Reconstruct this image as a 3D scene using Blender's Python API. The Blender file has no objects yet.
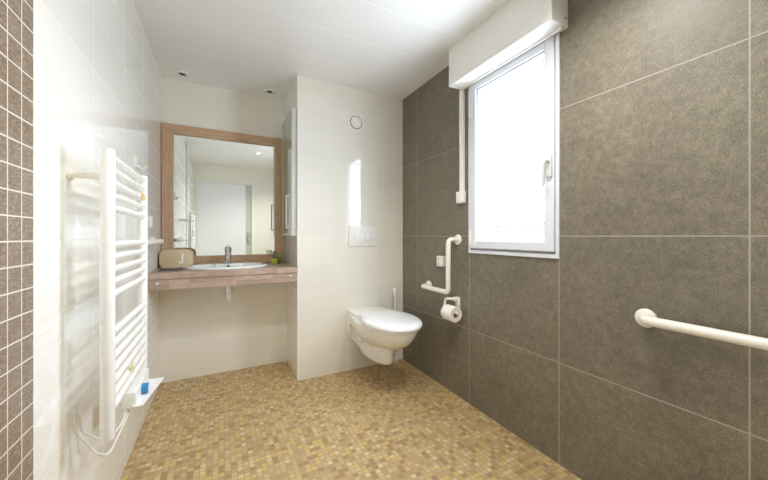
import bpy, bmesh, math, random
from math import sin, cos, pi, radians
from mathutils import Vector, Matrix
random.seed(7)
scene = bpy.context.scene
COL = scene.collection

# ------------------------------------------------------------------ dimensions (metres)
XL, XR = -.398, 1.418          # left and right wall
YP = 2.366                     # face of the boxed-out wall behind the toilet
XP = .507                      # left side of that wall
YB = 2.865                     # wall behind the mirror
YR = -.30                      # rear wall with the door
ZC = 2.279                     # ceiling
EYE = 1.078

# ------------------------------------------------------------------ node helpers
def new_mat(name):
    m = bpy.data.materials.new(name); m.use_nodes = True
    nt = m.node_tree
    return m, nt, nt.nodes['Principled BSDF']

def lk(nt, a, b): nt.links.new(a, b)

def math_n(nt, op, a, b=None, c=None):
    n = nt.nodes.new('ShaderNodeMath'); n.operation = op
    for i, v in enumerate((a, b, c)):
        if v is None: continue
        if isinstance(v, (int, float)): n.inputs[i].default_value = v
        else: lk(nt, v, n.inputs[i])
    return n.outputs[0]

def mix_c(nt, fac, a, b, blend='MIX'):
    n = nt.nodes.new('ShaderNodeMix'); n.data_type = 'RGBA'; n.blend_type = blend
    for i, v in ((0, fac), (6, a), (7, b)):
        if isinstance(v, (int, float)): n.inputs[i].default_value = v
        elif isinstance(v, tuple): n.inputs[i].default_value = (*v, 1) if len(v) == 3 else v
        else: lk(nt, v, n.inputs[i])
    return n.outputs[2]

def coords(nt):
    t = nt.nodes.new('ShaderNodeNewGeometry')
    s = nt.nodes.new('ShaderNodeSeparateXYZ'); lk(nt, t.outputs['Position'], s.inputs[0])
    return t.outputs['Position'], s.outputs

def noise(nt, vec, scale, detail=3, rough=.55, stretch=None):
    if stretch:
        mp = nt.nodes.new('ShaderNodeMapping'); mp.inputs['Scale'].default_value = stretch
        lk(nt, vec, mp.inputs[0]); vec = mp.outputs[0]
    n = nt.nodes.new('ShaderNodeTexNoise'); n.inputs['Scale'].default_value = scale
    n.inputs['Detail'].default_value = detail; n.inputs['Roughness'].default_value = rough
    lk(nt, vec, n.inputs['Vector'])
    return n.outputs[0]

def ramp(nt, fac, stops, interp='LINEAR'):
    n = nt.nodes.new('ShaderNodeValToRGB'); cr = n.color_ramp; cr.interpolation = interp
    while len(cr.elements) < len(stops): cr.elements.new(.5)
    for e, (p, c) in zip(cr.elements, stops):
        e.position = p; e.color = (*c, 1) if len(c) == 3 else c
    lk(nt, fac, n.inputs[0])
    return n.outputs[0]

def bump(nt, h, strength, dist, bsdf):
    b = nt.nodes.new('ShaderNodeBump'); b.inputs['Strength'].default_value = strength
    b.inputs['Distance'].default_value = dist
    lk(nt, h, b.inputs['Height']); lk(nt, b.outputs[0], bsdf.inputs['Normal'])

def grid(nt, u, v, pu, pv, ou, ov, gap, soft=.0004):
    """tile mask (1 in a tile, 0 in the joint) and a vector that is the same all over one tile"""
    a = math_n(nt, 'DIVIDE', math_n(nt, 'SUBTRACT', u, ou), pu)
    b = math_n(nt, 'DIVIDE', math_n(nt, 'SUBTRACT', v, ov), pv)
    def edge(x, p):
        fr = math_n(nt, 'FRACT', x)
        dd = math_n(nt, 'MINIMUM', fr, math_n(nt, 'SUBTRACT', 1., fr))
        return math_n(nt, 'MULTIPLY', dd, p)
    e = math_n(nt, 'MINIMUM', edge(a, pu), edge(b, pv))
    mr = nt.nodes.new('ShaderNodeMapRange'); mr.interpolation_type = 'SMOOTHSTEP'
    mr.inputs[1].default_value = gap / 2 - soft; mr.inputs[2].default_value = gap / 2 + soft
    lk(nt, e, mr.inputs[0])
    cv = nt.nodes.new('ShaderNodeCombineXYZ')
    lk(nt, math_n(nt, 'FLOOR', a), cv.inputs[0]); lk(nt, math_n(nt, 'FLOOR', b), cv.inputs[1])
    wn = nt.nodes.new('ShaderNodeTexWhiteNoise'); lk(nt, cv.outputs[0], wn.inputs[0])
    return mr.outputs[0], wn.outputs['Value'], wn.outputs['Color']

def plain(name, col, rough=.4, metal=0., coat=0., spec=.5):
    m, nt, b = new_mat(name)
    pos, _ = coords(nt)
    n = noise(nt, pos, 40, 2)
    k = tuple(min(1, c * 1.03) for c in col); k2 = tuple(c * .97 for c in col)
    lk(nt, ramp(nt, n, [(.3, k2), (.7, k)]), b.inputs['Base Color'])
    b.inputs['Roughness'].default_value = rough; b.inputs['Metallic'].default_value = metal
    b.inputs['Coat Weight'].default_value = coat; b.inputs['Specular IOR Level'].default_value = spec
    return m

def glossy_tile(name, axis, ou, base, grout=(.85, .835, .785)):
    m, nt, b = new_mat(name)
    pos, xyz = coords(nt)
    mask, rv, rc = grid(nt, xyz[axis], xyz[2], .402, .2, ou, .067, .0032)
    tint = mix_c(nt, rv, tuple(c * .975 for c in base), tuple(min(1, c * 1.015) for c in base))
    lk(nt, mix_c(nt, mask, grout, tint), b.inputs['Base Color'])
    lk(nt, math_n(nt, 'SUBTRACT', .55, math_n(nt, 'MULTIPLY', mask, .525)), b.inputs['Roughness'])
    wob = math_n(nt, 'MULTIPLY', noise(nt, pos, 4, 1), .05)
    bump(nt, math_n(nt, 'ADD', mask, wob), .35, .0012, b)
    return m

CREAM = (.825, .80, .725)
M = {}
M['tile_side'] = glossy_tile('cream_tile_side', 1, 1.044, (.88, .865, .815))
M['tile_front'] = glossy_tile('cream_tile_front', 0, .764 - .402 * 4, CREAM)
M['rear_paint'] = plain('rear_wall_cream', (.83, .805, .71), .5)

def dark_tile():
    m, nt, b = new_mat('taupe_stone_tile')
    pos, xyz = coords(nt)
    mask, rv, rc = grid(nt, xyz[1], xyz[2], .602, .599, 1.533 - .602 * 4, .480 - .599, .0042)
    fine = noise(nt, pos, 230, 3, .7); mid = noise(nt, pos, 42, 4, .65); big = noise(nt, pos, 3.2, 3)
    f = math_n(nt, 'ADD', math_n(nt, 'MULTIPLY', fine, .62), math_n(nt, 'MULTIPLY', mid, .38))
    col = ramp(nt, f, [(.36, (.112, .098, .072)), (.5, (.186, .168, .130)), (.64, (.285, .266, .215))])
    col = mix_c(nt, .55, col, ramp(nt, big, [(.3, (.40, .36, .31)), (.7, (.62, .60, .54))]), 'OVERLAY')
    col = mix_c(nt, math_n(nt, 'MULTIPLY', rv, .16), col, (.1, .09, .07))
    lk(nt, mix_c(nt, mask, (.36, .33, .285), col), b.inputs['Base Color'])
    lk(nt, ramp(nt, mid, [(.3, (.42,) * 3), (.7, (.60,) * 3)]), b.inputs['Roughness'])
    bump(nt, math_n(nt, 'ADD', mask, math_n(nt, 'MULTIPLY', f, .35)), .3, .002, b)
    return m
M['dark_tile'] = dark_tile()

def floor_mosaic():
    m, nt, b = new_mat('beige_floor_mosaic')
    pos, xyz = coords(nt)
    mask, rv, rc = grid(nt, xyz[0], xyz[1], .0255, .0255, XR, 0., .0034, .0006)
    big = noise(nt, pos, 5, 2)
    rr = math_n(nt, 'ADD', math_n(nt, 'MULTIPLY', rv, .86), math_n(nt, 'MULTIPLY', big, .16))
    col = ramp(nt, rr, [(.05, (.38, .235, .10)), (.20, (.46, .31, .15)), (.36, (.52, .34, .175)), (.52, (.55, .395, .195)),
                        (.66, (.60, .445, .21)), (.78, (.62, .44, .15)), (.88, (.66, .53, .30)), (1., (.60, .355, .165))], 'CONSTANT')
    st = noise(nt, pos, 160, 3, .6)
    col = mix_c(nt, .3, col, ramp(nt, st, [(.3, (.3,) * 3), (.7, (.68,) * 3)]), 'OVERLAY')
    lk(nt, mix_c(nt, mask, (.40, .31, .18), col), b.inputs['Base Color'])
    lk(nt, math_n(nt, 'SUBTRACT', .7, math_n(nt, 'MULTIPLY', mask, .3)), b.inputs['Roughness'])
    bump(nt, mask, .4, .0012, b)
    return m
M['floor'] = floor_mosaic()

def brown_mosaic():
    m, nt, b = new_mat('brown_wall_mosaic')
    pos, xyz = coords(nt)
    mask, rv, rc = grid(nt, xyz[1], xyz[2], .0525, .0545, 1.0445, 1.067, .0032)
    st = noise(nt, pos, 150, 4, .7); wv = noise(nt, pos, 60, 2, .6, (1, 1, 4))
    f = math_n(nt, 'ADD', math_n(nt, 'MULTIPLY', st, .6), math_n(nt, 'MULTIPLY', wv, .4))
    col = ramp(nt, f, [(.32, (.10, .062, .036)), (.5, (.235, .17, .115)), (.66, (.44, .36, .28))])
    col = mix_c(nt, math_n(nt, 'MULTIPLY', rv, .3), col, (.3, .24, .18))
    lk(nt, mix_c(nt, mask, (.78, .73, .66), col), b.inputs['Base Color'])
    b.inputs['Roughness'].default_value = .3
    bump(nt, math_n(nt, 'ADD', mask, math_n(nt, 'MULTIPLY', f, .5)), .4, .0015, b)
    return m
M['mosaic'] = brown_mosaic()

def ceiling_mat():
    m, nt, b = new_mat('white_ceiling_planks')
    pos, xyz = coords(nt)
    mask, rv, rc = grid(nt, xyz[1], xyz[0], .3, 50., 2.366, -20., .007, .0015)
    lk(nt, mix_c(nt, mask, (.95, .95, .94), (.845, .85, .845)), b.inputs['Base Color'])
    b.inputs['Roughness'].default_value = .32
    bump(nt, mask, .35, .002, b)
    return m
M['ceiling'] = ceiling_mat()

def wood(name, dark, mid, light, grain, staves=None):
    m, nt, b = new_mat(name)
    pos, xyz = coords(nt)
    g1 = noise(nt, pos, 9, 5, .65, grain); g2 = noise(nt, pos, 60, 3, .6, grain)
    f = math_n(nt, 'ADD', math_n(nt, 'MULTIPLY', g1, .65), math_n(nt, 'MULTIPLY', g2, .35))
    col = ramp(nt, f, [(.33, dark), (.5, mid), (.67, light)])
    if staves:
        mask, rv, rc = grid(nt, xyz[0], xyz[1], .31, .045, .02, .01, .0006, .0003)
        mask2, rv2, _ = grid(nt, xyz[0], xyz[2], .27, .034, .09, .742, .0004, .0003)
        r = math_n(nt, 'FRACT', math_n(nt, 'ADD', rv, rv2))
        col = mix_c(nt, .5, col, ramp(nt, r, [(0, (.36, .34, .33)), (1, (.64, .62, .60))]), 'OVERLAY')
    lk(nt, col, b.inputs['Base Color'])
    b.inputs['Roughness'].default_value = .42
    bump(nt, f, .12, .001, b)
    return m
M['oak_h'] = wood('oak_grain_across', (.40, .245, .145), (.56, .365, .225), (.67, .47, .31), (1.2, 14, 14))
M['oak_v'] = wood('oak_grain_upright', (.40, .245, .145), (.56, .365, .225), (.67, .47, .31), (14, 14, 1.2))
M['counter'] = wood('greyed_oak_counter', (.30, .21, .165), (.45, .335, .27), (.58, .455, .38), (1.6, 16, 16), True)

M['white_metal'] = plain('white_enamel', (.88, .875, .85), .25, coat=.3)
M['white_plastic'] = plain('white_plastic', (.84, .835, .81), .35)
M['cream_plastic'] = plain('cream_nylon', (.83, .80, .73), .33)
M['upvc'] = plain('white_window_frame', (.73, .76, .83), .28)
M['ceramic'] = plain('white_ceramic', (.84, .84, .82), .07, coat=.5)
M['toilet_lid'] = plain('white_toilet_lid', (.86, .87, .87), .12, coat=.4)
M['handle_grey'] = plain('pale_grey_handle', (.62, .62, .60), .35)
M['box'] = plain('shutter_box_white', (.82, .81, .775), .4)
M['gasket'] = plain('grey_gasket', (.22, .21, .25), .6)
M['dark'] = plain('dark_grey_plastic', (.06, .06, .06), .5)
M['chrome'] = plain('chrome', (.80, .81, .83), .07, 1.)
M['steel'] = plain('brushed_steel', (.58, .57, .54), .3, 1.)
M['alu'] = plain('pale_aluminium', (.70, .70, .67), .35, .6)
M['paper'] = plain('tissue_paper', (.86, .83, .77), .9)
M['card'] = plain('grey_cardboard', (.42, .36, .28), .9)
M['blue'] = plain('blue_dial', (.03, .22, .50), .35)
M['pale_blue'] = plain('pale_dial_face', (.62, .74, .80), .35)
M['yellow'] = plain('yellow_sticker', (.75, .68, .22), .5)
M['orange'] = plain('orange_tag', (.85, .52, .18), .5)
M['red'] = plain('red_button', (.72, .16, .13), .4)
M['amber'] = plain('amber_button', (.82, .62, .22), .4)
M['green'] = plain('green_button', (.45, .58, .22), .4)
M['cable'] = plain('white_cable', (.74, .71, .66), .45)
M['bag_letter'] = plain('white_letter_patch', (.86, .85, .80), .5)
M['zip'] = plain('tan_zip', (.40, .30, .17), .6)
M['slab'] = plain('dark_grey_slab', (.11, .095, .085), .5)
M['door_leaf'] = plain('white_door', (.84, .85, .84), .38)
M['door_frame'] = plain('white_door_frame', (.82, .82, .79), .4)
M['olive_panel'] = plain('pale_olive_panel', (.56, .56, .46), .5)
M['liquid'] = plain('yellow_green_soap', (.42, .42, .03), .2, coat=.5)
M['leaf_green'] = plain('green_label', (.20, .27, .05), .25)
M['railing'] = plain('grey_outdoor_paint', (.034, .035, .036), .6)
M['concrete'] = plain('pale_outdoor_render', (.60, .60, .58), .8)

def bag_mat():
    m, nt, b = new_mat('tan_ribbed_fabric')
    pos, xyz = coords(nt)
    w = noise(nt, pos, 120, 2, .5, (6, 1, 1)); n2 = noise(nt, pos, 260, 2)
    f = math_n(nt, 'ADD', math_n(nt, 'MULTIPLY', w, .6), math_n(nt, 'MULTIPLY', n2, .4))
    lk(nt, ramp(nt, f, [(.3, (.55, .42, .24)), (.7, (.74, .61, .40))]), b.inputs['Base Color'])
    b.inputs['Roughness'].default_value = .75
    bump(nt, f, .4, .002, b)
    return m
M['bag'] = bag_mat()

def mirror_mat(name, col, rough):
    m, nt, b = new_mat(name)
    pos, _ = coords(nt)
    lk(nt, ramp(nt, noise(nt, pos, 3, 1), [(.3, tuple(c * .99 for c in col)), (.7, col)]), b.inputs['Base Color'])
    b.inputs['Metallic'].default_value = 1.; b.inputs['Roughness'].default_value = rough
    return m
M['mirror'] = mirror_mat('silvered_mirror', (.88, .91, .89), .0)
M['green_mirror'] = plain('greenish_cabinet_glass', (.40, .47, .33), .12, coat=.5)

def glass_mat(name, col, rough=0.):
    # thin pane: clear transmission plus a Fresnel reflection
    m, nt, b = new_mat(name); nt.nodes.remove(b)
    out = nt.nodes['Material Output']
    tr = nt.nodes.new('ShaderNodeBsdfTransparent'); tr.inputs[0].default_value = (*col, 1)
    gl = nt.nodes.new('ShaderNodeBsdfGlossy'); gl.inputs['Roughness'].default_value = rough
    fr = nt.nodes.new('ShaderNodeFresnel'); g_ = nt.nodes.new('ShaderNodeNewGeometry')
    lk(nt, math_n(nt, 'SUBTRACT', 1.45, math_n(nt, 'MULTIPLY', g_.outputs['Backfacing'], 1.45 - 1 / 1.45)), fr.inputs[0])
    mx = nt.nodes.new('ShaderNodeMixShader')
    lk(nt, fr.outputs[0], mx.inputs[0]); lk(nt, tr.outputs[0], mx.inputs[1]); lk(nt, gl.outputs[0], mx.inputs[2])
    lk(nt, mx.outputs[0], out.inputs[0])
    return m
M['pane'] = glass_mat('window_glass', (.96, .98, 1.))
M['clear'] = glass_mat('clear_bottle', (.72, .74, .66), .05)

def emit_mat(name, col, s):
    m, nt, b = new_mat(name)
    b.inputs['Base Color'].default_value = (*col, 1)
    b.inputs['Emission Color'].default_value = (*col, 1); b.inputs['Emission Strength'].default_value = s
    return m
M['bulb_lit'] = emit_mat('lit_spot_lens', (1., .93, .80), 4.)

# ------------------------------------------------------------------ mesh helpers
class MB:
    def __init__(s): s.v, s.f = [], []
    def add(s, vs, fs):
        o = len(s.v); s.v += [Vector(p) for p in vs]; s.f += [tuple(i + o for i in q) for q in fs]; return s
    def bm_add(s, bm):
        bm.verts.index_update()
        s.add([v.co.copy() for v in bm.verts], [[v.index for v in f.verts] for f in bm.faces]); bm.free(); return s
    def box(s, a, b, bev=0., seg=2, mat=None):
        bm = bmesh.new(); bmesh.ops.create_cube(bm, size=1.)
        a, b = Vector(a), Vector(b); c = (a + b) / 2; d = b - a
        for v in bm.verts: v.co = Vector((v.co.x * d.x, v.co.y * d.y, v.co.z * d.z))
        if bev > 0: bmesh.ops.bevel(bm, geom=list(bm.edges), offset=bev, segments=seg, affect='EDGES', profile=.5)
        for v in bm.verts: v.co = (mat @ v.co if mat else v.co) + c
        return s.bm_add(bm)
    def rings(s, rs, cap0=True, cap1=True, closed=True):
        n = len(rs[0]); vs = [p for r in rs for p in r]; fs = []
        for i in range(len(rs) - 1):
            for j in range(n if closed else n - 1):
                k = (j + 1) % n
                fs.append((i * n + j, i * n + k, (i + 1) * n + k, (i + 1) * n + j))
        if cap0: fs.append(tuple(reversed(range(n))))
        if cap1: fs.append(tuple((len(rs) - 1) * n + j for j in range(n)))
        return s.add(vs, fs)
    def tube(s, path, r, seg=16, cap=True):
        path = [Vector(p) for p in path]; n = len(path); rr = r if isinstance(r, (list, tuple)) else [r] * n
        T = []
        for i in range(n):
            t = (path[min(i + 1, n - 1)] - path[max(i - 1, 0)]); T.append(t.normalized())
        u = T[0].orthogonal().normalized(); rs = []
        for i in range(n):
            u = (u - T[i] * u.dot(T[i])).normalized(); w = T[i].cross(u)
            rs.append([path[i] + (u * cos(2 * pi * k / seg) + w * sin(2 * pi * k / seg)) * rr[i] for k in range(seg)])
        return s.rings(rs, cap, cap)
    def lathe(s, c, axis, prof, seg=32, hole=False):
        """prof: (radius, distance along axis)"""
        ax = Vector(axis).normalized(); u = ax.orthogonal().normalized(); w = ax.cross(u); c = Vector(c)
        rs = [[c + ax * h + (u * cos(2 * pi * k / seg) + w * sin(2 * pi * k / seg)) * max(r, 1e-5) for k in range(seg)] for r, h in prof]
        if hole: return s.rings(rs + [rs[0]], False, False)
        return s.rings(rs, True, True)
    def prism(s, pts, d, off=(0, 0, 0)):
        """pts: closed outline of 3-D points, extruded by the vector d"""
        d = Vector(d); a = [Vector(p) for p in pts]
        return s.rings([a, [p + d for p in a]])
    def bevelled(s, w, seg=2):
        bm = s.to_bm(); bmesh.ops.bevel(bm, geom=[e for e in bm.edges if len(e.link_faces) == 2 and e.calc_face_angle(0) > .6], offset=w, segments=seg, affect='EDGES', profile=.5)
        s.v, s.f = [], []; return s.bm_add(bm)
    def to_bm(s, off=Vector((0, 0, 0))):
        bm = bmesh.new(); vs = [bm.verts.new(p - off) for p in s.v]
        for q in s.f:
            try: bm.faces.new([vs[i] for i in q])
            except ValueError: pass
        bmesh.ops.recalc_face_normals(bm, faces=list(bm.faces)); return bm

def fillet(path, r, n=6):
    path = [Vector(p) for p in path]; out = [path[0]]
    for a, b, c in zip(path, path[1:], path[2:]):
        d1 = (a - b).normalized(); d2 = (c - b).normalized(); ang = d1.angle(d2)
        t = min(r / math.tan(ang / 2), (a - b).length * .49, (c - b).length * .49)
        p1, p2 = b + d1 * t, b + d2 * t
        for k in range(n + 1):
            q = k / n; out.append((p1 * (1 - q) + b * q) * (1 - q) + (b * (1 - q) + p2 * q) * q)
    out.append(path[-1]); return out

WORLD = {}
def build(name, mb, mat, parent=None, smooth=False, angle=35, origin=None):
    off = WORLD[parent.name] if parent else Vector(origin or (0, 0, 0))
    bm = mb.to_bm(off) if isinstance(mb, MB) else mb
    me = bpy.data.meshes.new(name); bm.to_mesh(me); bm.free()
    me.materials.append(mat)
    o = bpy.data.objects.new(name, me); COL.objects.link(o)
    if parent: o.parent = parent
    else: o.location = off
    WORLD[o.name] = off
    if smooth:
        for p in me.polygons: p.use_smooth = True
        me.set_sharp_from_angle(angle=radians(angle))
    return o

def thing(name, label, cat, loc, group=None):
    o = bpy.data.objects.new(name, None); COL.objects.link(o); o.empty_display_size = .05
    o.location = loc; WORLD[o.name] = Vector(loc)
    return tag(o, label, cat, group)

def tag(o, label, cat, group=None):
    o['label'] = label; o['category'] = cat
    if group: o['group'] = group
    return o

def struct(name, mb, mat, parent=None, **k):
    o = build(name, mb, mat, parent, **k)
    if parent is None: o['kind'] = 'structure'
    return o

def boolean_cut(o, cutter_mb):
    c = build('cutter', cutter_mb, M['dark'])
    bpy.context.view_layer.update()
    md = o.modifiers.new('cut', 'BOOLEAN'); md.object = c; md.operation = 'DIFFERENCE'; md.solver = 'EXACT'
    bpy.context.view_layer.update()
    me = bpy.data.meshes.new_from_object(o.evaluated_get(bpy.context.evaluated_depsgraph_get()))
    o.modifiers.clear(); old = o.data; o.data = me; bpy.data.meshes.remove(old)
    bpy.data.objects.remove(c)
    return o

# ------------------------------------------------------------------ the room
T = .075
struct('floor', MB().box((XL - .3, YR - .3, -.15), (XR + T, YB + .3, 0)), M['floor'])
struct('ceiling', MB().box((XL - .3, YR - .3, ZC), (XR + T, YB + .3, ZC + .12)), M['ceiling'])
struct('wall_left', MB().box((XL - .2, YR - .2, 0), (XL, YB + .2, ZC)), M['tile_side'])
WY0, WY1, WZ0, WZ1 = .93, 1.531, .975, 2.06
struct('wall_right', MB().box((XR, YR - .2, 0), (XR + T, WY0, ZC)).box((XR, WY1, 0), (XR + T, YB + .2, ZC))
       .box((XR, WY0, 0), (XR + T, WY1, WZ0)).box((XR, WY0, WZ1), (XR + T, WY1, ZC)), M['dark_tile'])
rv_ = MB().box((XR + .03, WY0 - .001, WZ0 - .012), (XR + T + .03, WY1 + .001, WZ0 + .001)).box((XR + .06, WY0 - .012, WZ0), (XR + T + .004, WY0 + .001, WZ1)).box((XR + .06, WY1 - .001, WZ0), (XR + T + .004, WY1 + .012, WZ1))
struct('trim_4', rv_, plain('white_outer_sill', (.80, .80, .78), .5))
struct('wall_back', MB().box((XL, YB, 0), (XP + .02, YB + .2, ZC)).box((XL, 2.795, 0), (XP, YB, .80)), M['tile_front'])
# boxed-out wall behind the toilet: tiles on the front, tiles on the side that faces the basin
pw = struct('wall_middle', MB().box((XP, YP, 0), (XR, YB + .2, ZC)), M['tile_front'])
pw.data.materials.append(M['tile_side'])
for p in pw.data.polygons:
    if abs(p.normal.x) > .9: p.material_index = 1
struct('trim_1', MB().box((XP - .0025, YP - .0025, 0), (XP + .009, YP + .009, ZC), .002), plain('white_corner_bead', (.86, .85, .81), .3))
struct('trim_2', MB().box((XL - .01, .887, 0), (XL + .004, 1.0395, ZC)), M['mosaic'])
struct('trim_3', MB().box((XL - .01, 1.0395, 0), (XL + .0045, 1.0445, ZC)), plain('white_mosaic_edging', (.87, .86, .82), .3))

# rear wall with the white door that shows in the mirror
DX0, DX1, DZ = -.345, .50, 2.0
struct('wall_rear', MB().box((XL, YR - .15, 0), (DX0, YR, ZC)).box((DX1, YR - .15, 0), (XR, YR, ZC)).box((DX0, YR - .15, DZ), (DX1, YR, ZC)), M['rear_paint'])
d1 = struct('door_1', MB().box((DX0 + .02, YR - .06, .005), (.385, YR - .02, DZ - .02), .003), M['door_leaf'], origin=(DX0, YR, 0))
build('side_panel', MB().box((.385, YR - .06, .005), (DX1 - .02, YR - .024, DZ - .02), .003), M['olive_panel'], d1)
build('door_frame', MB().box((DX0 - .02, YR - .07, 0), (DX0 + .02, YR + .012, DZ + .02), .003)
      .box((DX1 - .02, YR - .07, 0), (DX1 + .02, YR + .012, DZ + .02), .003).box((DX0 + .0195, YR - .069, DZ - .02), (DX1 - .0195, YR + .0115, DZ + .0195), .002), M['door_frame'], d1)
lk_ = build('lock_plate', MB().box((.405, YR - .026, .93), (.445, YR - .018, 1.15), .003), M['steel'], d1)
for z in (1.02, 1.11): build('turn_knob', MB().lathe((.425, YR - .02, z), (0, 1, 0), [(.02, 0), (.02, .012), (.008, .014), (.008, .03), (0, .032)], 20), M['steel'], lk_, True)

# ------------------------------------------------------------------ window (opening sash, handle, hinges, pane)
win = bpy.data.objects.new('window_1', None); COL.objects.link(win); win.location = (XR, 1.23, WZ0); WORLD['window_1'] = Vector(win.location)
win['kind'] = 'structure'
def ring(x0, x1, y0, y1, z0, z1, w, bev=.003, wb=None, wt=None):
    wb = wb or w; wt = wt or w
    return (MB().box((x0, y0, z0), (x1, y0 + w, z1), bev).box((x0, y1 - w, z0), (x1, y1, z1), bev)
            .box((x0, y0 + w - .001, z0), (x1, y1 - w + .001, z0 + wb), bev).box((x0, y0 + w - .001, z1 - wt), (x1, y1 - w + .001, z1), bev))
build('cover_trim', ring(XR - .010, XR + .004, WY0 - .004, WY1 + .002, WZ0 - .004, WZ1 + .004, .017), M['upvc'], win)
build('fixed_frame', ring(XR - .004, XR + .066, WY0, WY1, WZ0, WZ1, .04), M['upvc'], win)
build('gasket', ring(XR - .0075, XR + .002, WY0 + .0125, WY1 - .018, WZ0 + .019, WZ1 - .022, .006, 0), M['gasket'], win)
SY0, SY1, SZ0, SZ1 = WY0 + .0165, WY1 - .022, WZ0 + .028, WZ1 - .02
sash = build('sash', ring(XR - .018, XR + .05, SY0, SY1, SZ0, SZ1, .048, .005), M['upvc'], win)
build('glazing_bead', ring(XR - .008, XR + .03, SY0 + .044, SY1 - .044, SZ0 + .044, SZ1 - .044, .016, .006), M['upvc'], sash)
build('pane', MB().box((XR + .018, SY0 + .05, SZ0 + .05), (XR + .022, SY1 - .05, SZ1 - .05)), M['pane'], sash)
hd = build('handle', MB().box((XR - .03, .950, 1.360), (XR - .017, .984, 1.472), .006, 3), M['handle_grey'], sash, True)
build('lever', MB().tube(fillet([(XR - .028, .967, 1.436), (XR - .060, .967, 1.438), (XR - .064, .971, 1.312)], .014),
      [.0105] * 8 + [.008], 14), M['handle_grey'], hd, True)
for z in (1.075, 1.87):
    build('hinge', MB().lathe((XR - .014, WY1 - .024, z - .045), (0, 0, 1), [(.0, 0), (.009, .001), (.009, .03), (.0075, .031), (.0075, .033), (.009, .034), (.009, .06), (.0075, .061), (.0075, .063), (.009, .064), (.009, .089), (0, .09)], 16), M['white_plastic'], win, True)

# outside: a terrace rail and a pale building across it
rl = thing('balcony_railing', 'faint grey railing outdoors beyond the window pane', 'railing', (4.6, 2.6, 0.))
build('top_rail', MB().tube([(4.6, -1.0, 1.28), (4.6, 6.4, 1.28)], .03, 12), M['railing'], rl, True)
for i in range(8):
    build('post', MB().box((4.57, -.8 + i, -.5), (4.63, -.74 + i, 1.27)), M['railing'], rl)

# ------------------------------------------------------------------ roller shutter box and strap
sb = thing('roller_shutter_box', 'long white roller shutter box above the window', 'shutter box', (1.36, 1.24, 2.03))
BX, BY0, BY1, BZ0 = 1.302, .893, 1.588, 2.040
build('casing', MB().prism([(BX, BY0, BZ0 + .004), (BX, BY0, ZC - .002), (XR, BY0, ZC - .002), (XR, BY0, BZ0 - .002), (XR - .03, BY0, BZ0 - .002)],
      (0, BY1 - BY0, 0)), M['box'], sb)
build('end_cap', MB().box((BX - .002, BY0 - .006, BZ0), (XR, BY0, ZC - .003), .0015), M['box'], sb)
build('end_cap', MB().box((BX - .002, BY1, BZ0), (XR, BY1 + .006, ZC - .003), .0015), M['box'], sb)
build('slot_lip', MB().box((XR - .036, BY0 + .004, BZ0 - .012), (XR - .022, BY1 - .004, BZ0), .003), M['white_plastic'], sb)
for z in (2.075, 2.22):
    build('screw', MB().lathe((XR - .02, BY0 - .006, z), (0, -1, 0), [(.004, 0), (.004, .0015), (0, .002)], 10), M['dark'], sb)
st = thing('shutter_strap_guide', 'narrow white shutter strap guide running down left of the window', 'strap guide', (XR, 1.6, 1.29))
build('strap_channel', MB().box((XR - .02, 1.572, 1.36), (XR, 1.609, BZ0), .003), M['white_plastic'], st)
build('strap', MB().box((XR - .024, 1.582, 1.36), (XR - .019, 1.599, BZ0), .001), M['cream_plastic'], st)
build('winder_case', MB().box((XR - .034, 1.561, 1.295), (XR, 1.625, 1.372), .005, 3), M['white_plastic'], st, True)

# ------------------------------------------------------------------ ceiling spots
def spot(label, x, y, lit=False):
    r = thing('ceiling_spot', label, 'spotlight', (x, y, ZC), 'recessed ceiling spots')
    build('ring', MB().lathe((x, y, ZC), (0, 0, -1), [(.026, .0), (.050, .0), (.049, .005), (.041, .010), (.030, .009), (.026, .001)], 36, True), M['white_metal'], r, True)
    build('lamp_cup', MB().lathe((x, y, ZC), (0, 0, -1), [(.027, .0005), (.027, .0035), (.012, .0025), (0, .0024)], 28), M['bulb_lit'] if lit else M['steel'], r, True)
    if not lit:
        build('lens', MB().lathe((x, y, ZC), (0, 0, -1), [(.022, .0026), (.022, .0066), (0, .007)], 24), M['dark'], r, True)
    return r
s0 = spot('round recessed ceiling spot near the left wall, above the mirror', -.253, 2.735)
spot('round recessed ceiling spot in the corner above the glass wall cabinet', .357, 2.735)
spot('lit ceiling spot seen only as a bright patch in the mirror', .475, .86, True)
spot('added ceiling spot outside the frame, put in to brighten the right wall', .96, .62, True)  # unseen spot, added to lift the upper right wall

# ------------------------------------------------------------------ mirror
mr = thing('wall_mirror', 'large oak framed mirror on the wall above the basin', 'mirror', (.046, YB, .85))
MX0, MX1, MZ0, MZ1, MW = -.394, .487, .851, 1.929, .074
yf, yb = YB - .028, YB
def strip(pts): return MB().prism([(x, yf, z) for x, z in pts], (0, yb - yf, 0)).bevelled(.002)
build('frame_rail', strip([(MX0, MZ1), (MX1, MZ1), (MX1 - MW, MZ1 - MW), (MX0 + MW, MZ1 - MW)]), M['oak_h'], mr)
build('frame_rail', strip([(MX0, MZ0), (MX1, MZ0), (MX1 - MW, MZ0 + MW), (MX0 + MW, MZ0 + MW)]), M['oak_h'], mr)
build('frame_stile', strip([(MX0, MZ0), (MX0, MZ1), (MX0 + MW, MZ1 - MW), (MX0 + MW, MZ0 + MW)]), M['oak_v'], mr)
build('frame_stile', strip([(MX1, MZ0), (MX1, MZ1), (MX1 - MW, MZ1 - MW), (MX1 - MW, MZ0 + MW)]), M['oak_v'], mr)
build('mirror_glass', MB().box((MX0 + MW - .004, YB - .014, MZ0 + MW - .004), (MX1 - MW + .004, YB - .006, MZ1 - MW + .004)), M['mirror'], mr)

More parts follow.
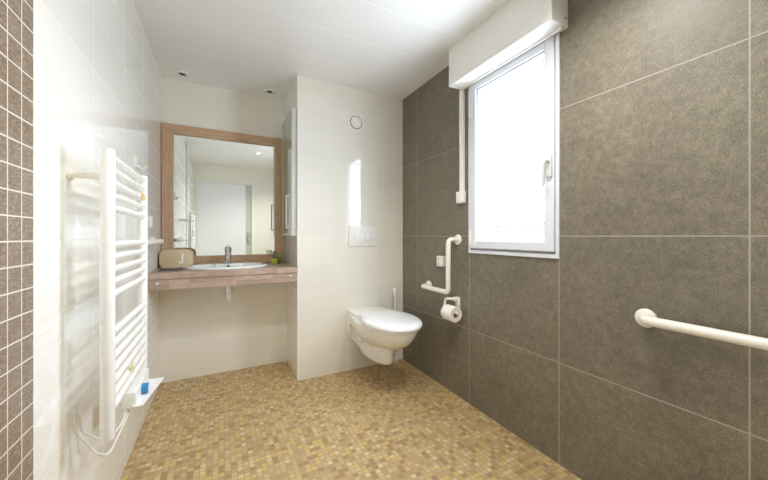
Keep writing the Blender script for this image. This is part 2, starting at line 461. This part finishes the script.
# ------------------------------------------------------------------ glass wall cabinet on the side of the boxed-out wall
cb = thing('wall_cabinet', 'slim wall cabinet with greenish glass door and bar handle', 'cabinet', (XP, 2.6, 1.08))
CY0, CY1, CZ0, CZ1, CX = 2.385, 2.80, 1.08, 2.045, .468
build('carcass', MB().box((CX + .008, CY0, CZ0), (XP, CY1, CZ1), .002), M['alu'], cb)
dr = build('door', ring(CX, CX + .008, CY0, CY1, CZ0, CZ1, .022, .0015), M['alu'], cb)
build('door_glass', MB().box((CX + .002, CY0 + .02, CZ0 + .02), (CX + .007, CY1 - .02, CZ1 - .02)), M['green_mirror'], dr)
build('door_handle', MB().tube(fillet([(CX, 2.455, 1.39), (CX - .026, 2.455, 1.39), (CX - .026, 2.455, 1.14), (CX, 2.455, 1.14)], .008, 4), .006, 10), M['white_metal'], dr, True)

# ------------------------------------------------------------------ vanity counter, basin, tap, trap
vc = thing('vanity_counter', 'greyish oak vanity counter spanning the alcove under the mirror', 'counter', (.05, 2.6, .742))
BC, BA, BB = (.05, 2.588), .272, .212
def ell(a, b, z, n=64): return [Vector((BC[0] + a * cos(2 * pi * k / n), BC[1] + b * sin(2 * pi * k / n), z)) for k in range(n)]
top = build('worktop', MB().box((XL, 2.36, .810), (XP, 2.862, .850), .002), M['counter'], vc)
cut = MB().rings([ell(BA - .034, BB - .034, z) for z in (.70, .95)])
boolean_cut(top, cut)
build('apron', MB().box((XL, 2.368, .742), (XP, 2.386, .806), .002).box((XL, 2.37, .804), (XP, 2.386, .812)), M['counter'], vc)
for x in (-.355, .452):
    build('cover_cap', MB().lathe((x, 2.368, .780), (0, -1, 0), [(.011, 0), (.011, .003), (.007, .006), (0, .0065)], 20), M['steel'], vc, True)
bs = thing('washbasin', 'oval white ceramic washbasin set into the oak counter', 'washbasin', (BC[0], BC[1], .85))
prof = [(-.035, .846), (-.006, .848), (0, .855), (-.003, .864), (-.014, .868), (-.032, .866), (-.042, .858), (-.055, .83), (-.08, .775), (-.12, .735), (-.17, .722), (-.195, .720)]
rs = [ell(BA + d, BB + d, z) for d, z in prof]
outer = [(-.195, .708), (-.165, .710), (-.112, .722), (-.07, .765), (-.045, .82), (-.036, .846)]
bm_ = MB().rings(rs + [ell(BA + d, BB + d, z) for d, z in outer], False, True)
bm_.add(ell(BA - .195, BB - .195, .720), [tuple(range(64))])
build('bowl', bm_, M['ceramic'], bs, True, 60)
build('tap_ledge', MB().prism([Vector((BC[0] + x, y, .845)) for x, y in ((-.085, 2.70), (.085, 2.70), (.11, 2.745), (.07, 2.783), (-.07, 2.783), (-.11, 2.745))], (0, 0, .021)).bevelled(.004), M['ceramic'], bs, True)
build('overflow', MB().lathe((BC[0], 2.7, .846), (0, -1, 0), [(.011, -.004), (.011, .003), (.007, .003), (.006, .001), (0, .001)], 20), M['dark'], bs, True)
build('waste', MB().lathe((BC[0], BC[1], .720), (0, 0, 1), [(.022, 0), (.022, .003), (.016, .004), (0, .0042)], 24), M['chrome'], bs, True)
fc = thing('basin_tap', 'chrome mixer tap standing at the back of the basin', 'tap', (.05, 2.735, .866))
fx, fy = .05, 2.735
build('body', MB().lathe((fx, fy, .866), (0, 0, 1), [(.026, 0), (.026, .004), (.0225, .007), (.0215, .075), (.0225, .08), (.0225, .088), (0, .09)], 28), M['chrome'], fc, True)
build('spout', MB().tube([(fx, fy, .918), (fx, fy - .04, .923), (fx, fy - .105, .915), (fx, fy - .112, .902)], [.016, .0155, .0135, .012], 18), M['chrome'], fc, True)
lv = build('lever', MB().lathe((fx, fy, .956), (0, 0, 1), [(.022, 0), (.0235, .004), (.0235, .03), (.017, .038), (0, .040)], 28), M['chrome'], fc, True)
build('lever_arm', MB().box((fx - .0085, fy - .085, .986), (fx + .0085, fy - .008, .996), .004, 3, Matrix.Rotation(radians(-12), 4, 'X')), M['chrome'], lv, True)
tp = thing('basin_trap', 'chrome and white waste pipe hanging under the vanity counter', 'waste pipe', (.05, BC[1], .6))
build('tailpiece', MB().lathe((.05, BC[1], .722), (0, 0, -1), [(.016, .012), (.016, .03), (.023, .031), (.023, .035), (.026, .036), (.026, .058), (.022, .060), (0, .060)], 24), M['chrome'], tp, True)
build('trap_body', MB().lathe((.05, BC[1], .664), (0, 0, -1), [(.018, 0), (.022, .004), (.021, .03), (.017, .055), (.012, .066), (0, .068)], 24), M['white_plastic'], tp, True)
build('outlet_pipe', MB().tube([(.05, BC[1], .636), (.05, 2.70, .634), (.05, 2.797, .634)], .013, 14), M['white_plastic'], tp, True)

# ------------------------------------------------------------------ things on the counter
bg = thing('toiletry_bag', 'tan boxy toiletry bag with white letter on the left counter end', 'bag', (-.284, 2.735, .85))
Rb = Matrix.Rotation(radians(-3), 4, 'Z')
def bag_mb(dx, dz, w, d, h, e=3.2, n=56):
    rs = []
    for y, k in ((-d / 2, .90), (-d / 2 + .006, .965), (-d / 2 + .02, 1.), (0, 1.012), (d / 2 - .02, 1.), (d / 2 - .006, .965), (d / 2, .90)):
        r = []
        for i in range(n):
            t = 2 * pi * i / n; cx, cz = cos(t), sin(t)
            ex = math.copysign(abs(cx) ** (2 / e), cx) * w / 2 * k; ez = math.copysign(abs(cz) ** (2 / e), cz) * h / 2 * k
            ez = ez if ez > -h / 2 * .86 else -h / 2 * .86
            p = Rb @ Vector((ex, y, 0)); r.append(Vector((-.262 + p.x + dx, 2.735 + p.y, .8505 + h / 2 * .86 + ez + dz)))
        rs.append(r)
    return MB().rings(rs)
bgb = build('body', bag_mb(-.022, 0, .206, .112, .146, 4.2), M['bag'], bg, True, 50)
rs_z = []
for y, k in ((-.003, 1.02), (.003, 1.02)):
    r = []
    for i in range(56):
        t = 2 * pi * i / 56; cx, cz = cos(t), sin(t); e = 3.2
        ex = math.copysign(abs(cx) ** (2 / e), cx) * .103 * k; ez = math.copysign(abs(cz) ** (2 / e), cz) * .073 * k
        ez = max(ez, -.073 * .86)
        p = Rb @ Vector((ex, y + .025, 0)); r.append(Vector((-.284 + p.x, 2.735 + p.y, .8505 + .073 * .86 + ez)))
    rs_z.append(r)
build('zip', MB().rings(rs_z), M['zip'], bgb)
def J(pts):
    out = []
    for x, z in pts:
        p = Rb @ Vector((x, -.0595, 0)); out.append(Vector((-.284 + p.x, 2.735 + p.y, .853 + z * 1.08)))
    return out
jo = [(x * 1.1, z * 1.15) for x, z in [(.030, .078), (.042, .078), (.042, .036), (.039, .027), (.030, .022), (.020, .025), (.015, .034), (.022, .040), (.027, .034), (.031, .037)]]
n_j = (Rb @ Vector((0, 1, 0)))
build('letter_patch', MB().prism(J(jo), n_j * .006), M['bag_letter'], bg)
ty = thing('flat_slab', 'thin dark grey flat piece lying in front of the tan toiletry bag', 'slab', (-.30, 2.54, .85))
build('base', MB().box((-.362, 2.475, .8505), (-.236, 2.60, .861), .004, 2), M['slab'], ty)  # flat dark piece making the dark band below the bag

b1 = thing('soap_bottle', 'clear stoppered bottle of yellow green liquid right of the basin', 'bottle', (.385, 2.70, .85))
bx, by = .385, 2.70
build('liquid', MB().box((bx - .026, by - .019, .8515), (bx + .026, by + .019, .899), .006, 3), M['liquid'], b1, True)
build('glass', MB().lathe((bx, by, .899), (0, 0, 1), [(.020, 0), (.022, .006), (.012, .014), (.010, .022), (.010, .026), (0, .027)], 24), M['clear'], b1, True)
build('stopper', MB().box((bx - .024, by - .016, .925), (bx + .024, by + .016, .957), .005, 3), M['clear'], b1, True)
b2 = thing('perfume_bottle', 'slim green bottle with dark foot near the counter corner', 'bottle', (.432, 2.735, .85))
bx, by = .432, 2.735
build('foot', MB().lathe((bx, by, .8505), (0, 0, 1), [(.017, 0), (.018, .003), (.018, .015), (.014, .017), (0, .0175)], 24), M['dark'], b2, True)
build('glass', MB().lathe((bx, by, .8675), (0, 0, 1), [(.014, 0), (.017, .006), (.019, .03), (.019, .052), (.013, .062), (0, .063)], 24), M['leaf_green'], b2, True)
build('cap', MB().lathe((bx, by, .930), (0, 0, 1), [(.011, 0), (.011, .014), (.009, .017), (0, .0175)], 20), M['leaf_green'], b2, True)

# ------------------------------------------------------------------ toilet
TX = 1.035
DZ_T = .010
wc = thing('wall_hung_toilet', 'white wall hung toilet with closed lid', 'toilet', (TX, YP, .15))
def outline(front, hw, back_hw, z, n=40, back=YP, flat=.55):
    """egg outline: straight flanks from the wall, round nose at y=front"""
    pts = []; L = back - front; yb_ = front + L * flat
    for k in range(n + 1):                                          # nose, left flank to right flank
        t = pi * k / n
        pts.append((TX - hw * cos(t), yb_ - (yb_ - front) * sin(t) ** .92))
    side = []
    for q in (.25, .5, .75, 1.):
        s_ = q * q * (3 - 2 * q)
        side.append((hw + (back_hw - hw) * s_, yb_ + (back - yb_) * q))
    pts += [(TX + a, y) for a, y in side] + [(TX - a, y) for a, y in reversed(side)]
    return [Vector((x, y, z)) for x, y in pts]
lev = [  # z, front, half width, half width at the wall
    (.183, 1.930, .070, .040), (.186, 1.908, .084, .048), (.200, 1.893, .091, .062), (.235, 1.886, .094, .090),
    (.275, 1.882, .095, .115), (.304, 1.872, .097, .126), (.322, 1.815, .118, .131), (.345, 1.755, .143, .135),
    (.380, 1.700, .167, .139), (.425, 1.662, .180, .141), (.458, 1.650, .184, .141), (.469, 1.652, .183, .141), (.473, 1.660, .178, .139)]
bowl = build('bowl', MB().rings([outline(f, a, b, z) for z, f, a, b in lev]), M['ceramic'], wc, True, 55)
cutm = MB()
for s_ in (-1, 1):
    prof_c = [(2.190 + .128 * cos(t), .350 + .058 * sin(t)) for t in [pi * k / 14 for k in range(15)]] + [(2.066, .315), (2.15, .282), (2.28, .268), (2.315, .285)]
    a = [Vector((TX + s_ * .082, y, z)) for y, z in prof_c]
    cutm.prism(a, (s_ * .12, 0, 0))
boolean_cut(bowl, cutm)
for p in bowl.data.polygons: p.use_smooth = True
bowl.data.set_sharp_from_angle(angle=radians(50))
build('back_deck', MB().prism(outline(2.04, .150, .142, .472, flat=.6), (0, 0, .028)).bevelled(.006, 3), M['ceramic'], wc, True, 50)
SB = 2.085                                                         # rear edge of seat and lid
def seat_ring(front, hw, bh, z): return outline(front, hw, bh, z, back=SB, flat=.62)
build('seat', MB().rings([seat_ring(1.645, .182, .125, .4735), seat_ring(1.639, .187, .13, .477), seat_ring(1.639, .187, .13, .486), seat_ring(1.645, .182, .126, .489)]), M['toilet_lid'], wc, True, 50)
build('lid', MB().rings([seat_ring(1.638, .186, .144, .490), seat_ring(1.628, .194, .152, .494), seat_ring(1.628, .194, .152, .507),
      seat_ring(1.637, .186, .144, .517), seat_ring(1.670, .158, .108, .5225), seat_ring(1.76, .09, .06, .525)]), M['toilet_lid'], wc, True, 60)
for s_ in (-1, 1):
    build('hinge', MB().lathe((TX + s_ * .075 - .018, 2.098, .504), (1, 0, 0), [(.0, 0), (.010, .001), (.010, .035), (0, .036)], 16), M['toilet_lid'], wc, True)

fp = thing('flush_plate', 'white dual flush plate on the wall above the toilet', 'flush plate', (1.031, YP, 1.0))
build('plate', MB().box((.908, YP - .012, .996), (1.154, YP, 1.160), .004, 3), M['white_plastic'], fp, True)
def ringbtn(x, z, r):
    g = build('button', MB().lathe((x, YP - .012, z), (0, -1, 0), [(r - .002, -.002), (r - .002, .003), (r - .008, .0045), (0, .005)], 40), M['white_plastic'], fp, True)
    build('button_rim', MB().lathe((x, YP - .012, z), (0, -1, 0), [(r - .0015, -.002), (r + .002, -.002), (r + .002, .0025), (r - .0015, .0025)], 40, True), M['alu'], g, True)
ringbtn(1.005, 1.071, .052); ringbtn(1.082, 1.068, .032)

av = thing('round_air_vent', 'round white air vent high on the cream tiled wall', 'vent', (.973, YP, 2.003))
build('outer_ring', MB().lathe((.973, YP, 2.003), (0, -1, 0), [(.054, .0), (.079, 0), (.079, .006), (.071, .014), (.060, .013), (.054, .006)], 48, True), M['white_plastic'], av, True)
build('inner_disc', MB().lathe((.973, YP, 2.003), (0, -1, 0), [(.045, .004), (.0465, .010), (.043, .016), (.02, .020), (0, .0205)], 48), M['white_plastic'], av, True)
build('shadow_gap', MB().lathe((.973, YP, 2.003), (0, -1, 0), [(.055, .0), (.0555, .004), (0, .0042)], 40), plain('grey_vent_gap', (.30, .30, .29), .6), av)

# ------------------------------------------------------------------ toilet brush, in a holder fixed behind the toilet
bh = thing('toilet_brush_holder', 'white toilet brush holder on the wall behind the toilet', 'brush holder', (1.305, 2.30, .29))
build('cup', MB().lathe((1.305, 2.30, .29), (0, 0, 1), [(.030, 0), (.035, .004), (.038, .11), (.038, .14), (.034, .14), (.032, .02), (0, .018)], 28), M['white_plastic'], bh, True)
build('wall_plate', MB().box((1.28, 2.335, .31), (1.33, YP, .41), .004), M['white_plastic'], bh)
tb = thing('toilet_brush', 'white toilet brush handle standing up behind the toilet', 'toilet brush', (1.305, 2.30, .31))
build('handle', MB().lathe((1.305, 2.30, .37), (0, 0, 1), [(.006, 0), (.007, .10), (.0085, .20), (.012, .220), (.0165, .245), (.0175, .265), (.013, .272), (0, .273)], 20), M['white_plastic'], tb, True)
build('bristle_head', MB().lathe((1.305, 2.30, .308), (0, 0, 1), [(.0, 0), (.018, .004), (.026, .02), (.026, .06), (.012, .075), (0, .076)], 24), M['white_plastic'], tb, True)

# ------------------------------------------------------------------ grab bars
def flange(c, ax, parent, r=.035):
    return build('flange', MB().lathe(c, ax, [(r, 0), (r, .006), (r - .006, .012), (.019, .014), (0, .0145)], 32), M['cream_plastic'], parent, True)
gx = XR - .075
lb = thing('angled_grab_bar', 'white L shaped grab bar on the dark wall beside the toilet', 'grab bar', (XR, 1.66, .70))
build('tube', MB().tube(fillet([(XR - .004, 1.640, 1.055), (gx, 1.652, 1.056), (gx, 1.652, .703), (gx, 1.955, .703), (XR - .004, 1.972, .703)], .03, 8), .0165, 18), M['cream_plastic'], lb, True)
flange((XR, 1.640, 1.055), (-1, 0, 0), lb); flange((XR, 1.972, .703), (-1, 0, 0), lb)
gn = XR - .052
gb = thing('straight_grab_bar', 'long straight white grab bar on the dark wall nearest the viewer', 'grab bar', (XR, .3, .77))
build('tube', MB().tube(fillet([(XR - .004, .588, .771), (gn, .572, .773), (gn, -.09, .773), (XR - .004, -.106, .771)], .03, 8), .0172, 20), M['cream_plastic'], gb, True)
flange((XR, .588, .771), (-1, 0, 0), gb); flange((XR, -.106, .771), (-1, 0, 0), gb)
hb = thing('wall_grab_bar', 'white grab bar on the left wall beyond the towel radiator', 'grab bar', (XL, 2.0, 1.045))
hx = XL + .052
build('tube', MB().tube(fillet([(XL + .004, 1.55, 1.045), (hx, 1.566, 1.045), (hx, 2.489, 1.045), (XL + .004, 2.505, 1.045)], .022, 8), .0162, 18), M['cream_plastic'], hb, True)
flange((XL, 1.55, 1.045), (1, 0, 0), hb, .032); flange((XL, 2.505, 1.045), (1, 0, 0), hb, .032)

# ------------------------------------------------------------------ call box and paper holder on the dark wall
ca = thing('call_box', 'small white box with coloured buttons on the dark tiled wall', 'call box', (XR, 1.80, .86))
ab = build('case', MB().box((XR - .034, 1.764, .862), (XR, 1.838, .937), .006, 3), M['white_plastic'], ca, True)
for z, k in ((.919, 'red'), (.900, 'amber'), (.882, 'green')):
    build('button', MB().lathe((XR - .034, 1.812, z), (-1, 0, 0), [(.0075, -.001), (.0075, .002), (.005, .003), (0, .003)], 16), M[k], ca, True)
ph = thing('paper_roll_holder', 'white paper holder with looped arm below the angled grab bar', 'paper holder', (XR, 1.63, .6))
build('bracket', MB().box((XR - .014, 1.615, .565), (XR, 1.655, .672), .004, 3).box((XR - .045, 1.622, .645), (XR, 1.648, .672), .006, 3), M['cream_plastic'], ph, True)
RX, RZ = XR - .075, .584
build('arm', MB().tube(fillet([(XR - .035, 1.640, .660), (RX, 1.645, .664), (RX, 1.678, .660), (RX, 1.700, RZ), (RX, 1.685, RZ), (RX, 1.562, RZ)], .022, 6), .0085, 14), M['cream_plastic'], ph, True)
tr = thing('toilet_roll', 'white toilet paper roll hanging on the paper holder', 'toilet roll', (RX, 1.63, RZ - .012))
zc = RZ - .0118
build('paper', MB().rings([[Vector((RX + r * cos(t), y, zc + r * sin(t))) for t in [2 * pi * k / 40 for k in range(40)]] for r, y in
      ((.0205, 1.575), (.048, 1.573), (.050, 1.576), (.050, 1.668), (.048, 1.671), (.0205, 1.669), (.0205, 1.575))], False, False), M['paper'], tr, True, 40)
build('core', MB().rings([[Vector((RX + r * cos(t), y, zc + r * sin(t))) for t in [2 * pi * k / 32 for k in range(32)]] for r, y in
      ((.0205, 1.574), (.0205, 1.670), (.0195, 1.670), (.0195, 1.574), (.0205, 1.574))], False, False), M['card'], tr, True, 40)

# ------------------------------------------------------------------ towel radiator
rd = thing('towel_radiator', 'white ladder towel radiator on the left wall', 'radiator', (XL, 1.44, .47))
rx, ry0, ry1, rz0, rz1 = -.300, 1.209, 1.675, .474, 1.337
def post(y):
    o = []
    for k in range(28):
        t = 2 * pi * k / 28; o.append(Vector((rx + .0182 * cos(t), y + .0182 * sin(t), 0)))
    prof = [(.93, 0), (1, .003), (1, rz1 - rz0 - .003), (.93, rz1 - rz0)]
    return MB().rings([[Vector((rx + (p.x - rx) * k, y + (p.y - y) * k, rz0 + h)) for p in o] for k, h in prof])
for y in (ry0, ry1): build('post', post(y), M['white_metal'], rd, True, 40)
zs = [1.318, 1.280, 1.241, 1.203, 1.165, 1.053, 1.015, .976, .938, .899] + [.784 - .0385 * k for k in range(7)]
first = None
for z in zs:
    if first is None:
        first = build('bar', MB().tube([(rx + .004, ry0, z), (rx + .004, ry1, z)], .0112, 14), M['white_metal'], rd, True); z_f = z
    else:
        c = first.copy(); COL.objects.link(c); c.parent = rd; c.location = (0, 0, z - z_f)
for y in (ry0 + .035, ry1 - .035):
    for z in ((1.260, .60) if y > 1.5 else (1.260,)):
        build('wall_bracket', MB().lathe((XL - .002, y, z), (1, 0, 0), [(.018, 0), (.018, .008), (.010, .01), (.010, .09), (.016, .091), (.016, .106), (0, .107)], 20), M['cream_plastic'], rd, True)
cbx = build('control_box', MB().box((rx - .022, 1.432, .452), (rx + .026, ry1 - .012, .512), .005, 3), M['white_plastic'], rd, True)
build('dial', MB().lathe((rx + .026, 1.525, .482), (1, 0, 0), [(.019, 0), (.019, .018), (.016, .021), (.0, .0212)], 28), M['blue'], cbx, True)
build('dial_face', MB().lathe((rx + .047, 1.525, .482), (1, 0, 0), [(.014, -.001), (.014, .001), (0, .0015)], 24), M['pale_blue'], cbx, True)
fl = [(rx + .014, 1.425), (rx + .046, 1.425), (rx + .078, 1.665), (rx + .014, 1.665)]
build('flap', MB().prism([(x, y, .458 - (x - rx) * .05) for x, y in fl], (0, 0, .006)).bevelled(.0015), M['white_plastic'], cbx)
build('rating_sticker', MB().box((rx + .0145, 1.405, .594), (rx + .0165, 1.435, .618)), M['yellow'], rd)
build('tag', MB().box((rx + .0145, 1.575, 1.230), (rx + .0170, 1.630, 1.254)), M['orange'], rd)
build('cable', MB().tube(fillet([(rx, 1.46, .456), (rx, 1.43, .43), (rx - .02, 1.30, .372), (rx - .04, 1.262, .41), (XL + .012, 1.25, .50), (XL + .006, 1.25, .56)], .05, 6), .0032, 8), M['cable'], rd, True)
build('cable', MB().tube(fillet([(rx, 1.45, .456), (rx - .01, 1.40, .42), (rx - .03, 1.33, .40), (XL + .012, 1.30, .47), (XL + .006, 1.30, .56)], .05, 6), .0032, 8), M['cable'], rd, True)

# ------------------------------------------------------------------ hook and switch on the left wall
hk = thing('robe_hook', 'small white hook on the left wall above the radiator', 'hook', (XL, 2.11, 1.45))
build('back_plate', MB().box((XL - .002, 2.035, 1.435), (XL + .007, 2.07, 1.495), .003), M['white_plastic'], hk, True)
for y, e in ((2.055, 2.125),):
    build('prong', MB().tube(fillet([(XL + .004, y, 1.448), (XL + .018, y + .006, 1.442), (XL + .028, e, 1.440), (XL + .030, e + .008, 1.464)], .01, 5), .0048, 10), M['white_plastic'], hk, True)
sw = thing('light_switch', 'white wall switch beside the mirror on the left wall', 'switch', (XL, 2.453, 1.17))
swp = build('plate', MB().box((XL, 2.415, 1.13), (XL + .008, 2.49, 1.207), .003, 3), M['white_plastic'], sw, True)
build('rocker', MB().box((XL + .007, 2.43, 1.145), (XL + .012, 2.475, 1.192), .002), M['white_metal'], sw, True)

# ------------------------------------------------------------------ light: daylight through the window, the lit spot seen in the mirror, an added fill spot
w = bpy.data.worlds.new('daylight'); scene.world = w; w.use_nodes = True
bgn = w.node_tree.nodes['Background']
bgn.inputs[0].default_value = (.95, .975, 1., 1); bgn.inputs[1].default_value = 19.
wn_ = w.node_tree; tc_ = wn_.nodes.new('ShaderNodeTexCoord'); sx_ = wn_.nodes.new('ShaderNodeSeparateXYZ')
lk(wn_, tc_.outputs['Generated'], sx_.inputs[0])
hz_ = wn_.nodes.new('ShaderNodeMapRange'); hz_.inputs[1].default_value = -.25; hz_.inputs[2].default_value = .05
lk(wn_, sx_.outputs[2], hz_.inputs[0])
lk(wn_, mix_c(wn_, hz_.outputs[0], (.62, .66, .71), (.85, .935, 1.05)), bgn.inputs[0])
pl = bpy.data.lights.new('window_portal', 'AREA'); pl.shape = 'RECTANGLE'; pl.size = 1.08; pl.size_y = .60
po = bpy.data.objects.new('window_portal', pl); COL.objects.link(po)
po.location = (XR + T + .01, 1.23, 1.517); po.rotation_euler = (0, radians(90), 0)
pl.cycles.is_portal = True
for lx, ly, pw_ in ((.475, .86, 34.), (.96, .62, 36.)):  # first lamp: spot seen in the mirror; second: added fill for the right wall
    sl = bpy.data.lights.new('ceiling_and_fill_lamp', 'SPOT'); sl.energy = pw_; sl.color = (1., .975, .935)
    sl.spot_size = radians(146); sl.spot_blend = .8; sl.shadow_soft_size = .04
    so = bpy.data.objects.new('ceiling_and_fill_lamp', sl); COL.objects.link(so); so.location = (lx, ly, ZC - .03)

# ------------------------------------------------------------------ camera
cam = bpy.data.cameras.new('camera'); co = bpy.data.objects.new('camera', cam); COL.objects.link(co)
cam.sensor_fit = 'HORIZONTAL'; cam.sensor_width = 36.; cam.lens = 36. * 313. / 768.; cam.shift_y = -3.7 / 768.
cam.clip_start = .02
co.location = (0, 0, EYE); co.rotation_euler = (radians(90), 0, -math.atan2(163., 313.))
scene.camera = co

vs = scene.view_settings
vs.view_transform = 'Standard'; vs.look = 'None'; vs.gamma = 1.; vs.use_curve_mapping = False; vs.exposure = .2
cy = scene.cycles
cy.max_bounces = 14; cy.diffuse_bounces = 10; cy.glossy_bounces = 6; cy.transparent_max_bounces = 12
cy.sample_clamp_indirect = 8.; cy.use_denoising = True; cy.caustics_reflective = False; cy.caustics_refractive = False
